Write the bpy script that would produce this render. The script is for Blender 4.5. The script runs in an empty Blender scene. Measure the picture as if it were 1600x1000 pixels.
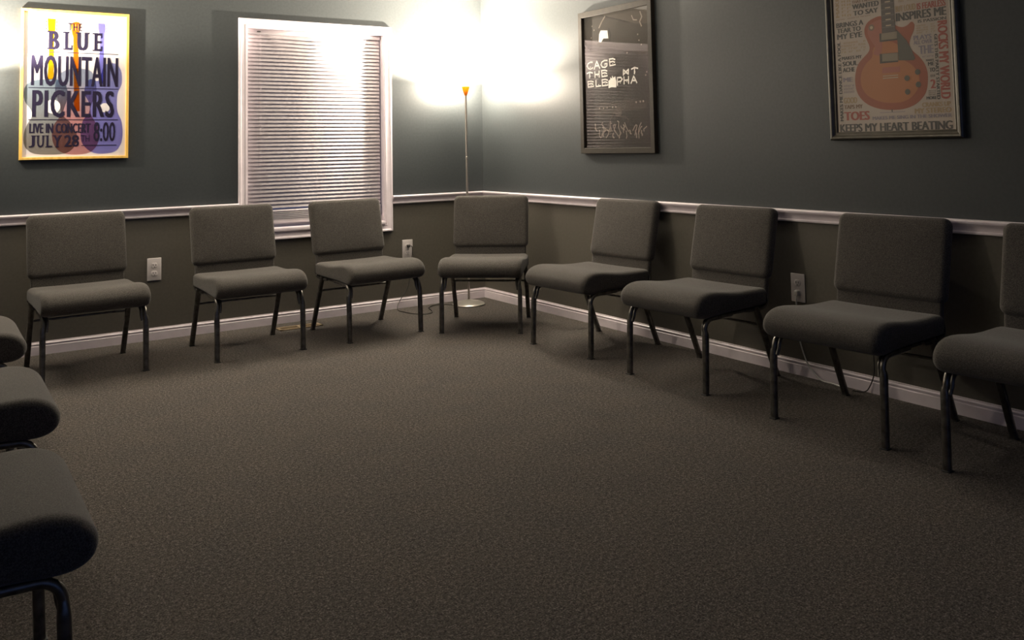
import bpy, bmesh, math, random
from mathutils import Vector, Matrix
from mathutils.geometry import tessellate_polygon
random.seed(7)
SC = bpy.context.scene
COL = SC.collection
R = math.radians

# ------------------------------------------------------------------ camera
cam_d = bpy.data.cameras.new('camera'); cam = bpy.data.objects.new('camera', cam_d); COL.objects.link(cam)
YAW, PITCH, ROLL = 0.5886, 0.0646, -0.0190
F_ = Vector((math.sin(YAW)*math.cos(PITCH), math.cos(YAW)*math.cos(PITCH), math.sin(PITCH)))
R0 = Vector((math.cos(YAW), -math.sin(YAW), 0)); U0 = R0.cross(F_)
R_ = R0*math.cos(ROLL)+U0*math.sin(ROLL); U_ = U0*math.cos(ROLL)-R0*math.sin(ROLL)
M = Matrix((R_, U_, -F_)).transposed().to_4x4(); M.translation = Vector((-3.8554, -6.2265, 1.2220))
cam.matrix_world = M
cam_d.sensor_width = 36; cam_d.lens = 1379.54/1600*36
cam_d.shift_y = -(500-139.94)/1600
cam_d.clip_start = 0.02
SC.camera = cam

# ------------------------------------------------------------------ world and exposure
w = bpy.data.worlds.new('world'); SC.world = w; w.use_nodes = True
w.node_tree.nodes['Background'].inputs[0].default_value = (0.22, 0.36, 0.90, 1)
w.node_tree.nodes['Background'].inputs[1].default_value = 0.34
SC.view_settings.view_transform = 'Standard'; SC.view_settings.look = 'None'
SC.view_settings.gamma = 1; SC.view_settings.use_curve_mapping = False
SC.view_settings.exposure = 0.0
LAMP_POWER = 125.0      # bare bulb spill
BOWL_POWER = 800.0      # light thrown up out of the bowl
LAMP_COLOR = (1.0, 0.87, 0.70)
CEIL = 2.50
XL = -4.32          # left wall
YF = -8.6           # the room runs on behind the camera

# ------------------------------------------------------------------ materials
def newmat(name):
    m = bpy.data.materials.new(name); m.use_nodes = True
    return m, m.node_tree.nodes, m.node_tree.links, m.node_tree.nodes['Principled BSDF']
def plain(name, col, rough=.5, metal=0, spec=.5):
    m, n, l, b = newmat(name)
    b.inputs['Base Color'].default_value = (*col, 1); b.inputs['Roughness'].default_value = rough
    b.inputs['Metallic'].default_value = metal; b.inputs['Specular IOR Level'].default_value = spec
    return m
def coord(n, l, scale=(1, 1, 1)):
    t = n.new('ShaderNodeTexCoord'); mp = n.new('ShaderNodeMapping'); mp.inputs['Scale'].default_value = scale
    l.new(t.outputs['Object'], mp.inputs['Vector']); return mp.outputs['Vector']
def noise(n, l, v, scale, detail=2, rough=.5):
    t = n.new('ShaderNodeTexNoise'); t.inputs['Scale'].default_value = scale; t.inputs['Detail'].default_value = detail
    t.inputs['Roughness'].default_value = rough; l.new(v, t.inputs['Vector']); return t.outputs['Fac']
def ramp(n, l, f, stops):
    r = n.new('ShaderNodeValToRGB'); e = r.color_ramp.elements
    while len(e) < len(stops): e.new(.5)
    for el, (p, c) in zip(e, stops): el.position = p; el.color = (*c, 1)
    l.new(f, r.inputs['Fac']); return r.outputs['Color']
def bump(n, l, b, h, strength, dist):
    k = n.new('ShaderNodeBump'); k.inputs['Strength'].default_value = strength; k.inputs['Distance'].default_value = dist
    l.new(h, k.inputs['Height']); l.new(k.outputs['Normal'], b.inputs['Normal'])
def textured(name, c0, c1, scale, rough=.5, bs=.2, bd=.001, spec=.5, detail=3, metal=0, sc=(1, 1, 1)):
    m, n, l, b = newmat(name); v = coord(n, l, sc); f = noise(n, l, v, scale, detail)
    l.new(ramp(n, l, f, [(.35, c0), (.65, c1)]), b.inputs['Base Color'])
    b.inputs['Roughness'].default_value = rough; b.inputs['Specular IOR Level'].default_value = spec; b.inputs['Metallic'].default_value = metal
    bump(n, l, b, f, bs, bd); return m

M_wall = textured('wall_paint', (.042, .048, .050), (.048, .054, .056), 60, .45, .12, .001, .3)
def two_tone(m, low0, low1, zsplit):     # the wall is painted a lighter, browner colour below the chair rail
    n, l = m.node_tree.nodes, m.node_tree.links; b = n['Principled BSDF']
    up = b.inputs['Base Color'].links[0].from_socket
    v = coord(n, l); lo = ramp(n, l, noise(n, l, v, 60, 3), [(.35, low0), (.65, low1)])
    g = n.new('ShaderNodeNewGeometry'); s = n.new('ShaderNodeSeparateXYZ'); c = n.new('ShaderNodeMath'); c.operation = 'GREATER_THAN'; c.inputs[1].default_value = zsplit
    l.new(g.outputs['Position'], s.inputs[0]); l.new(s.outputs['Z'], c.inputs[0])
    mx = n.new('ShaderNodeMixRGB'); l.new(c.outputs[0], mx.inputs['Fac']); l.new(lo, mx.inputs[1]); l.new(up, mx.inputs[2]); l.new(mx.outputs[0], b.inputs['Base Color'])
two_tone(M_wall, (.088, .080, .066), (.098, .089, .074), .83)
M_ceil = textured('ceiling_paint', (.52, .52, .51), (.56, .56, .55), 90, .9, .2, .002, .2)
M_trim = textured('trim_paint', (.66, .59, .63), (.71, .64, .68), 14, .38, .03, .0005)
M_plate = plain('outlet_plastic', (.52, .48, .47), .4)
M_slot = plain('socket_slot', (.02, .02, .02), .5)
M_slat = textured('blind_vinyl', (.56, .51, .53), (.61, .56, .58), 20, .4, .02, .0005)
M_cord_w = plain('white_cord', (.5, .49, .46), .5)
M_cord_k = plain('black_cord', (.025, .022, .02), .5)
M_rubber = plain('rubber', (.015, .015, .015), .6)
M_metal = textured('gunmetal_frame', (.085, .08, .072), (.16, .15, .135), 35, .34, .05, .0005, .5, 4, .85)
M_steel = plain('satin_steel', (.42, .38, .33), .32, .85)
M_base = plain('lamp_base_enamel', (.42, .40, .36), .3, .55)
M_blackframe = textured('dark_frame', (.026, .021, .015), (.036, .029, .021), 30, .6, .05, .0005, .2)
M_bronze = textured('bronze_frame', (.060, .052, .038), (.085, .075, .055), 25, .42, .05, .0005, .5, 3, .25)
M_vent = plain('vent_enamel', (.27, .20, .12), .45)
M_dark = plain('duct_dark', (.012, .011, .01), .8)
M_sky = plain('window_vinyl', (.7, .68, .68), .4)

def pine():
    m, n, l, b = newmat('pine_wood'); v = coord(n, l, (14, 14, 1.5)); f = noise(n, l, v, 3, 4)
    l.new(ramp(n, l, f, [(.3, (.62, .36, .07)), (.7, (.80, .52, .13))]), b.inputs['Base Color']); b.inputs['Roughness'].default_value = .4
    return m
M_pine = pine()

def carpet():
    m, n, l, b = newmat('carpet'); v = coord(n, l)
    a = noise(n, l, v, 190, 2, .7); c = noise(n, l, v, 75, 2, .6); d = noise(n, l, v, 5, 3)
    mx = n.new('ShaderNodeMath'); mx.operation = 'MULTIPLY_ADD'; l.new(c, mx.inputs[0]); mx.inputs[1].default_value = .5
    l.new(a, mx.inputs[2])
    dv = n.new('ShaderNodeMath'); dv.operation = 'MULTIPLY'; dv.inputs[1].default_value = .667; l.new(mx.outputs[0], dv.inputs[0])
    col = ramp(n, l, dv.outputs[0], [(.38, (.027, .024, .022)), (.47, (.066, .060, .054)), (.54, (.090, .081, .073)), (.63, (.19, .172, .155))])
    big = ramp(n, l, d, [(.3, (.93, .93, .95)), (.7, (1.05, 1.02, 1.0))])
    mm = n.new('ShaderNodeMixRGB'); mm.blend_type = 'MULTIPLY'; mm.inputs['Fac'].default_value = 1
    l.new(col, mm.inputs[1]); l.new(big, mm.inputs[2]); l.new(mm.outputs[0], b.inputs['Base Color'])
    b.inputs['Roughness'].default_value = 1; b.inputs['Specular IOR Level'].default_value = .1
    bump(n, l, b, dv.outputs[0], .9, .006); return m
M_carpet = carpet()

def fabric():
    m, n, l, b = newmat('chair_fabric'); v = coord(n, l)
    a = noise(n, l, v, 300, 2, .7)
    c = noise(n, l, v, 900, 1, .5)
    ml = n.new('ShaderNodeMath'); ml.operation = 'MULTIPLY_ADD'; l.new(c, ml.inputs[0]); ml.inputs[1].default_value = .3; l.new(a, ml.inputs[2])
    l.new(ramp(n, l, ml.outputs[0], [(.52, (.033, .030, .026)), (.65, (.060, .054, .048)), (.78, (.096, .087, .078))]), b.inputs['Base Color'])
    b.inputs['Roughness'].default_value = .95; b.inputs['Specular IOR Level'].default_value = .15
    b.inputs['Sheen Weight'].default_value = .15
    bump(n, l, b, ml.outputs[0], .5, .002); return m
M_fabric = fabric()

def glass(name, f0=.05, tint=(1, 1, 1)):
    m = bpy.data.materials.new(name); m.use_nodes = True; n = m.node_tree.nodes; l = m.node_tree.links; n.clear()
    o = n.new('ShaderNodeOutputMaterial'); t = n.new('ShaderNodeBsdfTransparent'); t.inputs[0].default_value = (*tint, 1)
    g = n.new('ShaderNodeBsdfGlossy'); g.inputs['Roughness'].default_value = .02
    lw = n.new('ShaderNodeLayerWeight'); lw.inputs['Blend'].default_value = .5
    pw = n.new('ShaderNodeMath'); pw.operation = 'POWER'; pw.inputs[1].default_value = 5; l.new(lw.outputs['Facing'], pw.inputs[0])
    fr = n.new('ShaderNodeMath'); fr.operation = 'MULTIPLY_ADD'; fr.inputs[1].default_value = .96; fr.inputs[2].default_value = f0*.8; l.new(pw.outputs[0], fr.inputs[0])
    mx = n.new('ShaderNodeMixShader'); l.new(fr.outputs[0], mx.inputs[0]); l.new(t.outputs[0], mx.inputs[1]); l.new(g.outputs[0], mx.inputs[2])
    l.new(mx.outputs[0], o.inputs['Surface']); return m
M_glass = glass('picture_glass'); M_pane = glass('window_glass')
def ink(name, c):     # a translucent printing ink
    m = bpy.data.materials.new(name); m.use_nodes = True; n = m.node_tree.nodes; l = m.node_tree.links; n.clear()
    o = n.new('ShaderNodeOutputMaterial'); t = n.new('ShaderNodeBsdfTransparent'); t.inputs[0].default_value = (*c, 1)
    l.new(t.outputs[0], o.inputs['Surface']); return m
def ink_grad(name, c_top, c_bot, z0, z1):   # ink that changes colour up the sheet
    m = ink(name, c_top); n = m.node_tree.nodes; l = m.node_tree.links
    t = [x for x in n if x.type == 'BSDF_TRANSPARENT'][0]
    tc = n.new('ShaderNodeTexCoord'); s = n.new('ShaderNodeSeparateXYZ'); mr = n.new('ShaderNodeMapRange')
    l.new(tc.outputs['Object'], s.inputs[0]); l.new(s.outputs['Z'], mr.inputs[0]); mr.inputs[1].default_value = z0; mr.inputs[2].default_value = z1
    l.new(ramp(n, l, mr.outputs[0], [(0, c_bot), (1, c_top)]), t.inputs[0]); return m

# ------------------------------------------------------------------ helpers
def link(name, bm, mats, parent=None, smooth=True, angle=40):
    me = bpy.data.meshes.new(name); bmesh.ops.recalc_face_normals(bm, faces=bm.faces); bm.to_mesh(me); bm.free()
    for m in (mats if isinstance(mats, (list, tuple)) else [mats]): me.materials.append(m)
    if smooth:
        for p in me.polygons: p.use_smooth = True
        try: me.set_sharp_from_angle(angle=R(angle))
        except Exception: pass
    o = bpy.data.objects.new(name, me); COL.objects.link(o)
    if parent is not None: o.parent = parent
    return o
def empty(name, loc=(0, 0, 0), rz=0):
    o = bpy.data.objects.new(name, None); COL.objects.link(o); o.location = loc; o.rotation_euler = (0, 0, rz); o.empty_display_size = .05
    return o
def tag(o, label=None, cat=None, group=None, kind=None):
    if label: o['label'] = label
    if cat: o['category'] = cat
    if group: o['group'] = group
    if kind: o['kind'] = kind
    return o
def struct(o, label=None):
    o['kind'] = 'structure'
    if label: o['label'] = label
    return o
def box(bm, a, b, bevel=0, mi=0, seg=2):
    x0, y0, z0 = a; x1, y1, z1 = b
    r = bmesh.ops.create_cube(bm, size=1)
    for v in r['verts']: v.co = Vector(((x0+x1)/2+v.co.x*(x1-x0), (y0+y1)/2+v.co.y*(y1-y0), (z0+z1)/2+v.co.z*(z1-z0)))
    fs = set(f for v in r['verts'] for f in v.link_faces)
    for f in fs: f.material_index = mi
    if bevel:
        es = list(set(e for v in r['verts'] for e in v.link_edges))
        q = bmesh.ops.bevel(bm, geom=es, offset=bevel, segments=seg, affect='EDGES', profile=.5)
        for f in q['faces']: f.material_index = mi
def smooth_path(pts, n=8):
    pts = [Vector(p) for p in pts]; out = []
    for i in range(len(pts)-1):
        p0 = pts[max(i-1, 0)]; p1 = pts[i]; p2 = pts[i+1]; p3 = pts[min(i+2, len(pts)-1)]
        for k in range(n):
            t = k/n
            out.append(.5*((2*p1)+(-p0+p2)*t+(2*p0-5*p1+4*p2-p3)*t*t+(-p0+3*p1-3*p2+p3)*t**3))
    out.append(pts[-1]); return out
def tube(bm, pts, rad, seg=12, squash=None, power=2.0, caps=True, mi=0, ref=None):
    """sweep an (optionally super-elliptic) section; rad is a number or list; squash = width factor along ref"""
    pts = [Vector(p) for p in pts]; rings = []
    rads = rad if isinstance(rad, (list, tuple)) else [rad]*len(pts)
    sq = squash if isinstance(squash, (list, tuple)) else [squash or 1]*len(pts)
    pw = power if isinstance(power, (list, tuple)) else [power]*len(pts)
    prev = Vector(ref) if ref else None
    for i, p in enumerate(pts):
        t = (pts[min(i+1, len(pts)-1)]-pts[max(i-1, 0)]).normalized()
        if prev is None: prev = Vector((0, 0, 1)) if abs(t.z) < .9 else Vector((1, 0, 0))
        a = (prev-t*prev.dot(t)).normalized(); b = t.cross(a)
        if not ref: prev = a
        ring = []
        for k in range(seg):
            th = 2*math.pi*k/seg; c, s = math.cos(th), math.sin(th); e = 2/pw[i]
            cx = math.copysign(abs(c)**e, c); sx = math.copysign(abs(s)**e, s)
            ring.append(bm.verts.new(p+a*cx*rads[i]*sq[i]+b*sx*rads[i]))
        rings.append(ring)
    fs = []
    for r0, r1 in zip(rings, rings[1:]):
        for k in range(seg): fs.append(bm.faces.new((r0[k], r0[(k+1) % seg], r1[(k+1) % seg], r1[k])))
    if caps: fs.append(bm.faces.new(rings[0])); fs.append(bm.faces.new(rings[-1]))
    for f in fs: f.material_index = mi
def lathe(bm, prof, seg=32, c=(0, 0, 0), mi=0):
    rings = []
    for r, z in prof:
        rings.append([bm.verts.new((c[0]+r*math.cos(2*math.pi*k/seg), c[1]+r*math.sin(2*math.pi*k/seg), c[2]+z)) for k in range(seg)] if r > 1e-5 else [bm.verts.new((c[0], c[1], c[2]+z))])
    for a, b in zip(rings, rings[1:]):
        for k in range(seg):
            if len(a) == 1 and len(b) == 1: continue
            if len(a) == 1: f = bm.faces.new((a[0], b[k], b[(k+1) % seg]))
            elif len(b) == 1: f = bm.faces.new((a[k], a[(k+1) % seg], b[0]))
            else: f = bm.faces.new((a[k], a[(k+1) % seg], b[(k+1) % seg], b[k]))
            f.material_index = mi
def loft(bm, rings, cap0=True, cap1=True, closed=True):
    vr = [[bm.verts.new(p) for p in r] for r in rings]; n = len(vr[0])
    for a, b in zip(vr, vr[1:]):
        for k in range(n if closed else n-1): bm.faces.new((a[k], a[(k+1) % n], b[(k+1) % n], b[k]))
    if cap0: bm.faces.new(vr[0])
    if cap1: bm.faces.new(vr[-1])

# ------------------------------------------------------------------ the room
bm = bmesh.new(); box(bm, (XL-.15, YF, -.12), (.15, .15, 0)); struct(link('floor', bm, M_carpet, smooth=False), 'dark heathered grey brown carpet')
bm = bmesh.new(); box(bm, (XL-.15, YF, CEIL), (.15, .15, CEIL+.12)); struct(link('ceiling', bm, M_ceil, smooth=False))
bm = bmesh.new(); box(bm, (0, YF, 0), (.15, .15, CEIL)); struct(link('wall_right', bm, M_wall, smooth=False), 'dark green grey wall with two framed posters')
bm = bmesh.new(); box(bm, (XL-.15, YF, 0), (XL, .15, CEIL)); struct(link('wall_left', bm, M_wall, smooth=False))
# the wall with the window: one mesh around the opening
WX0, WX1, WZ0, WZ1 = -2.016, -.834, .594, 2.168
CW = .065
OX0, OX1, OZ0, OZ1 = WX0+CW, WX1-CW, WZ0+CW, WZ1-CW
bm = bmesh.new()
g = .01
for a, b in (((XL, 0, 0), (OX0-g, .15, CEIL)), ((OX1+g, 0, 0), (0, .15, CEIL)), ((OX0-g, 0, 0), (OX1+g, .15, OZ0-g)), ((OX0-g, 0, OZ1+g), (OX1+g, .15, CEIL))): box(bm, a, b)
bmesh.ops.remove_doubles(bm, verts=bm.verts, dist=1e-5)
struct(link('wall_back', bm, M_wall, smooth=False), 'dark green grey wall with the window')

def moulding(name, prof, p0, p1, out, m0=0, m1=0, label=None):
    """prof: (distance from wall, height); out: unit vector into the room; m0/m1 mitre at each end"""
    p0 = Vector(p0); p1 = Vector(p1); d = (p1-p0).normalized(); out = Vector(out); bm = bmesh.new()
    loft(bm, [[p0+d*m0*q+out*q+Vector((0, 0, z)) for q, z in prof], [p1-d*m1*q+out*q+Vector((0, 0, z)) for q, z in prof]])
    return struct(link(name, bm, M_trim, angle=35), label)
RAIL = [(0, .797), (.014, .799), (.017, .803), (.017, .809), (.012, .813), (.012, .820), (.016, .830), (.024, .839), (.030, .844), (.033, .850), (.033, .857), (.029, .862), (.022, .863), (0, .863)]
BASE = [(0, 0), (.014, 0), (.014, .052), (.010, .056), (.010, .060), (.013, .063), (.013, .068), (.007, .073), (.006, .079), (0, .079)]
moulding('trim_1', RAIL, (XL, 0, 0), (WX0, 0, 0), (0, -1, 0), 1, 0, 'white chair rail left of the window')
moulding('trim_2', RAIL, (WX1, 0, 0), (0, 0, 0), (0, -1, 0), 0, 1, 'white chair rail between window and corner')
moulding('trim_3', RAIL, (0, 0, 0), (0, YF, 0), (-1, 0, 0), 1, 0, 'white chair rail along the right wall')
moulding('trim_4', RAIL, (XL, 0, 0), (XL, YF, 0), (1, 0, 0), 1, 0, 'white chair rail along the left wall')
moulding('baseboard_back', BASE, (XL, 0, 0), (0, 0, 0), (0, -1, 0), 1, 1)
moulding('baseboard_right', BASE, (0, 0, 0), (0, YF, 0), (-1, 0, 0), 1, 0)
moulding('baseboard_left', BASE, (XL, 0, 0), (XL, YF, 0), (1, 0, 0), 1, 0)

# window
win = struct(empty('window_1', ((WX0+WX1)/2, 0, WZ0)), 'white cased window with closed blinds')
wl = Vector(win.location)
def ringframe(bm, x0, x1, z0, z1, prof, org=Vector((0, 0, 0))):
    """prof: (inset from outer edge, distance out of wall)"""
    rings = []
    for (x, z, sx, sz) in ((x0, z0, 1, 1), (x1, z0, -1, 1), (x1, z1, -1, -1), (x0, z1, 1, -1)):
        rings.append([Vector((x+sx*i, -d, z+sz*i))-org for i, d in prof])
    rings.append(rings[0]); loft(bm, rings, False, False, False)
    bmesh.ops.remove_doubles(bm, verts=bm.verts, dist=1e-6)
bm = bmesh.new()
ringframe(bm, WX0, WX1, WZ0, WZ1, [(0, 0), (0, .018), (.003, .022), (.012, .022), (.016, .018), (.020, .016), (.036, .014), (.044, .012), (.047, .015), (.054, .015), (.057, .010), (.065, .009), (.065, -.095)], wl)
link('window_casing', bm, M_trim, win, angle=30)
bm = bmesh.new(); box(bm, Vector((OX0, -.028, OZ0-.012))-wl, Vector((OX1, .075, OZ0+.018))-wl, .006)
link('window_sill', bm, M_trim, win)
bm = bmesh.new()
ringframe(bm, OX0, OX1, OZ0+.018, OZ1, [(0, -.078), (.035, -.078), (.04, -.083), (.04, -.098), (0, -.098)], wl)
box(bm, Vector((OX0+.03, .08, 1.36))-wl, Vector((OX1-.03, .098, 1.40))-wl, .002)
link('window_sash', bm, M_sky, win)
bm = bmesh.new(); box(bm, Vector((OX0+.03, .088, OZ0+.04))-wl, Vector((OX1-.03, .091, OZ1-.03))-wl); link('window_pane', bm, M_pane, win, smooth=False)

# blind
bl = empty('window_blind', ((OX0+OX1)/2, .045, OZ0)); tag(bl, 'closed white horizontal slat blind hanging inside the window', 'blind')
ox = (OX1-OX0)/2-.012
bm = bmesh.new(); box(bm, (-ox-.006, -.014, OZ1-OZ0-.034), (ox+.006, .018, OZ1-OZ0-.002), .003); link('headrail', bm, M_slat, bl)
bm = bmesh.new()
zs = []; z = OZ1-OZ0-.052
while z > .145: zs.append(z); z -= .0278
while z > .078: zs.append(z); z -= .0125
for i, z in enumerate(zs):
    til = R(64) if z > .145 else R(36)
    ring = []
    for s in range(7):
        q = -1+s/3; wv = q*.0168; hump = .0022*(1-q*q)
        dy = -wv*math.cos(til)*-1; dz = wv*math.sin(til)
        # lower edge leans into the room, crown faces the room
        ring.append((dy*1.0-hump*math.sin(til), dz+hump*math.cos(til)*.6))
    for s in range(6):
        pass
    top = [bm.verts.new((-ox, y, z+zz)) for y, zz in ring]; end = [bm.verts.new((ox, y, z+zz)) for y, zz in ring]
    for s in range(6): bm.faces.new((top[s], top[s+1], end[s+1], end[s]))
sl = link('slats', bm, M_slat, bl); md = sl.modifiers.new('thick', 'SOLIDIFY'); md.thickness = .0006
bm = bmesh.new(); box(bm, (-ox, -.012, .044), (ox, .012, .068), .004); link('bottom_rail', bm, M_slat, bl)
for px in (-.42, 0, .42):
    bm = bmesh.new()
    for dy in (-.0125, .0125): tube(bm, [(px, dy, OZ1-OZ0-.03), (px, dy, .066)], .0006, 5)
    link('ladder_cord', bm, M_slat, bl)
bm = bmesh.new(); tube(bm, [(-ox+.075, -.019, OZ1-OZ0-.03), (-ox+.075, -.021, .45)], .0035, 8); link('tilt_wand', bm, M_pane, bl)
bm = bmesh.new(); box(bm, (-ox+.066, -.021, OZ1-OZ0-.024), (-ox+.092, -.013, OZ1-OZ0-.016), .002); link('tilt_bracket', bm, M_dark, bl)

# ------------------------------------------------------------------ floor lamps
def make_lamp(loc):
    t = empty('floor_lamp', loc)
    bm = bmesh.new(); lathe(bm, [(0, 0), (.118, 0), (.126, .003), (.127, .008), (.118, .016), (.09, .026), (.055, .033), (.022, .037), (.013, .043), (0, .043)], 48)
    link('base', bm, M_base, t)
    bm = bmesh.new(); lathe(bm, [(0, .04), (.0085, .04), (.0085, .62), (.0105, .622), (.0105, .64), (.0085, .642), (.0085, 1.13), (.0105, 1.132), (.0105, 1.15), (.0085, 1.152), (.0085, 1.635), (0, 1.635)], 16)
    link('pole', bm, M_steel, t)
    m, n, l, b = newmat('amber_glass'); b.inputs['Base Color'].default_value = (.75, .33, .05, 1); b.inputs['Roughness'].default_value = .3
    b.inputs['Subsurface Weight'].default_value = 0
    n.remove(b); o = [x for x in n if x.type == 'OUTPUT_MATERIAL'][0]
    d = n.new('ShaderNodeBsdfDiffuse'); d.inputs[0].default_value = (.38, .15, .02, 1)
    tr = n.new('ShaderNodeBsdfTranslucent'); tr.inputs[0].default_value = (.7, .28, .03, 1)
    mx = n.new('ShaderNodeMixShader'); mx.inputs[0].default_value = .12; l.new(d.outputs[0], mx.inputs[1]); l.new(tr.outputs[0], mx.inputs[2]); l.new(mx.outputs[0], o.inputs['Surface'])
    bm = bmesh.new(); lathe(bm, [(0, 1.630), (.010, 1.632), (.014, 1.644), (.020, 1.662), (.026, 1.682), (.031, 1.702), (.029, 1.702), (.024, 1.682), (.018, 1.664), (0, 1.652)], 24)
    link('shade', bm, m, t)
    e = bpy.data.materials.new('lit_bulb'); e.use_nodes = True; n = e.node_tree.nodes; n.clear()
    em = n.new('ShaderNodeEmission'); em.inputs[0].default_value = (*LAMP_COLOR, 1); em.inputs[1].default_value = 30; o = n.new('ShaderNodeOutputMaterial'); e.node_tree.links.new(em.outputs[0], o.inputs[0])
    bm = bmesh.new(); lathe(bm, [(0, 1.655), (.008, 1.660), (.010, 1.675), (.011, 1.690), (.008, 1.699), (0, 1.702)], 16); link('bulb', bm, e, t)
    return t
def lamp_light(t, p, q):
    ld = bpy.data.lights.new('bowl_light', 'SPOT'); ld.energy = q; ld.color = LAMP_COLOR; ld.shadow_soft_size = .012; ld.spot_size = R(174); ld.spot_blend = .25
    lo = bpy.data.objects.new('bowl_light', ld); COL.objects.link(lo); lo.parent = t; lo.location = (0, 0, 1.718); lo.rotation_euler = (R(180), 0, 0)
    ld = bpy.data.lights.new('lamp_light', 'POINT'); ld.energy = p; ld.color = LAMP_COLOR; ld.shadow_soft_size = .028
    lo = bpy.data.objects.new('lamp_light', ld); COL.objects.link(lo); lo.parent = t; lo.location = (0, 0, 1.726)
lamp = make_lamp((-.290, -.225, 0)); tag(lamp, 'slim torchiere lamp with small amber cup in the corner behind a chair', 'floor lamp')
lamp_light(lamp, LAMP_POWER, BOWL_POWER)
lamp2 = make_lamp((-3.72, -.26, 0)); tag(lamp2, 'slim torchiere lamp in the left corner, beyond the yellow framed poster', 'floor lamp')
lamp_light(lamp2, LAMP_POWER*.55, BOWL_POWER*.45)

# lamp's cord: from the outlet right of the window down the wall and over the carpet
L0 = Vector(lamp.location)
path = [(-.706, -.030, .470), (-.690, -.045, .468), (-.680, -.035, .440), (-.676, -.022, .384), (-.690, -.022, .29), (-.701, -.022, .210), (-.718, -.022, .146), (-.772, -.028, .082), (-.815, -.045, .030), (-.838, -.10, .006), (-.840, -.183, .005), (-.806, -.32, .005), (-.74, -.377, .005), (-.673, -.335, .005), (-.640, -.25, .005), (-.61, -.16, .005), (-.519, -.085, .005), (-.45, -.105, .005), (-.405, -.19, .006), (-.40, -.215, .008), (-.375, -.235, .022), (-.345, -.215, .030)]
bm = bmesh.new(); tube(bm, smooth_path([Vector(p)-L0 for p in path], 6), .0032, 8)
pc = link('power_cord', bm, M_cord_k, lamp)
bm = bmesh.new(); box(bm, Vector((-.718, -.034, .460))-L0, Vector((-.694, -.0115, .480))-L0, .004); link('plug', bm, M_cord_k, pc)

# ------------------------------------------------------------------ outlets
def outlet(loc, rz, label, w=.089, h=.148):
    t = empty('wall_outlet', loc, rz); tag(t, label, 'outlet', 'wall outlets')
    bm = bmesh.new(); box(bm, (-w/2, -.007, -h/2), (w/2, 0, h/2), .0035, 0, 3); link('cover_plate', bm, M_plate, t)
    for s in (1, -1):
        bm = bmesh.new()
        pts = []
        for k in range(28):
            a = 2*math.pi*k/28; pts.append((.0205*math.cos(a), max(-.0165, min(.0165, .0205*math.sin(a)))))
        loft(bm, [[(x, -.006, z+s*.026) for x, z in pts], [(x, -.0095, z+s*.026) for x, z in pts], [(x*.93, -.0105, z*.93+s*.026) for x, z in pts]])
        rc = link('receptacle', bm, M_plate, t)
        bm = bmesh.new()
        for x, hh in ((-.008, .006), (.008, .005)): box(bm, (x-.0016, -.0112, s*.026+.003-hh), (x+.0016, -.0098, s*.026+.003+hh))
        r = bmesh.ops.create_cone(bm, cap_ends=True, segments=12, radius1=.003, radius2=.003, depth=.0014)
        for v in r['verts']: v.co = Vector((v.co.x, -.0105+v.co.z, s*.026-.010+v.co.y))
        link('socket_slots', bm, M_slot, rc, smooth=False)
    bm = bmesh.new(); r = bmesh.ops.create_cone(bm, cap_ends=True, segments=12, radius1=.0035, radius2=.0028, depth=.002)
    for v in r['verts']: v.co = Vector((v.co.x, -.008-v.co.z, v.co.y))
    link('screw', bm, M_plate, t); return t
outlet((-2.568, 0, .459), 0, 'white double outlet between the two leftmost wall chairs, nothing plugged in')
outlet((-.706, 0, .442), 0, 'white double outlet just right of the window with a black plug')
outlet((0, -3.135, .452), R(-90), 'white double outlet on the right wall with a white cord')

# loose cords at the right wall
def cord_thing(name, pts, mat, label, r=.003, plug=None):
    o0 = Vector(pts[0]); t = empty(name, o0); tag(t, label, 'cord')
    bm = bmesh.new(); tube(bm, smooth_path([Vector(p)-o0 for p in pts], 8), r, 8); link('cord', bm, mat, t)
    if plug: bm = bmesh.new(); box(bm, Vector(plug[0])-o0, Vector(plug[1])-o0, .004); link('plug', bm, mat, t)
    return t
cord_thing('charging_cord', [(-.028, -3.140, .418), (-.034, -3.141, .40), (-.030, -3.142, .36), (-.020, -3.138, .28), (-.018, -3.140, .204), (-.018, -3.156, .142), (-.021, -3.189, .073), (-.024, -3.235, .03), (-.030, -3.28, .006), (-.035, -3.36, .005), (-.06, -3.44, .005)], M_cord_w,
           'thin white cord hanging from the right wall outlet behind a chair', .0035, ((-.034, -3.151, .412), (-.0105, -3.129, .440)))
cord_thing('loose_cable', [(-.012, -3.56, .42), (-.010, -3.566, .34), (-.010, -3.568, .26), (-.014, -3.573, .18), (-.020, -3.575, .10), (-.024, -3.555, .04), (-.035, -3.53, .006), (-.06, -3.48, .005)], M_cord_k,
           'thin dark cable running down the right wall to the carpet', .003)

# ------------------------------------------------------------------ floor vent
t = empty('floor_vent', (-1.655, -.215, 0), R(0)); tag(t, 'tan metal floor vent in the carpet below the window', 'floor vent')
bm = bmesh.new()
vw, vd = .152, .055
for a, b in (((-vw, -vd, 0), (vw, -vd+.018, .006)), ((-vw, vd-.018, 0), (vw, vd, .006)), ((-vw, -vd, 0), (-vw+.022, vd, .006)), ((vw-.022, -vd, 0), (vw, vd, .006)), ((-.012, -vd, 0), (.012, vd, .006))): box(bm, a, b, .001)
link('vent_frame', bm, M_vent, t)
for s in (-1, 1):
    bm = bmesh.new()
    for k in range(14):
        x = s*(.022+k*.0083); box(bm, (x-.0012, -vd+.015, .0005), (x+.0012, vd-.015, .0045))
    link('louvers', bm, M_vent, t, smooth=False)
bm = bmesh.new(); box(bm, (-vw+.01, -vd+.008, .0003), (vw-.01, vd-.008, .0012)); link('duct_opening', bm, M_dark, t, smooth=False)

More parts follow.
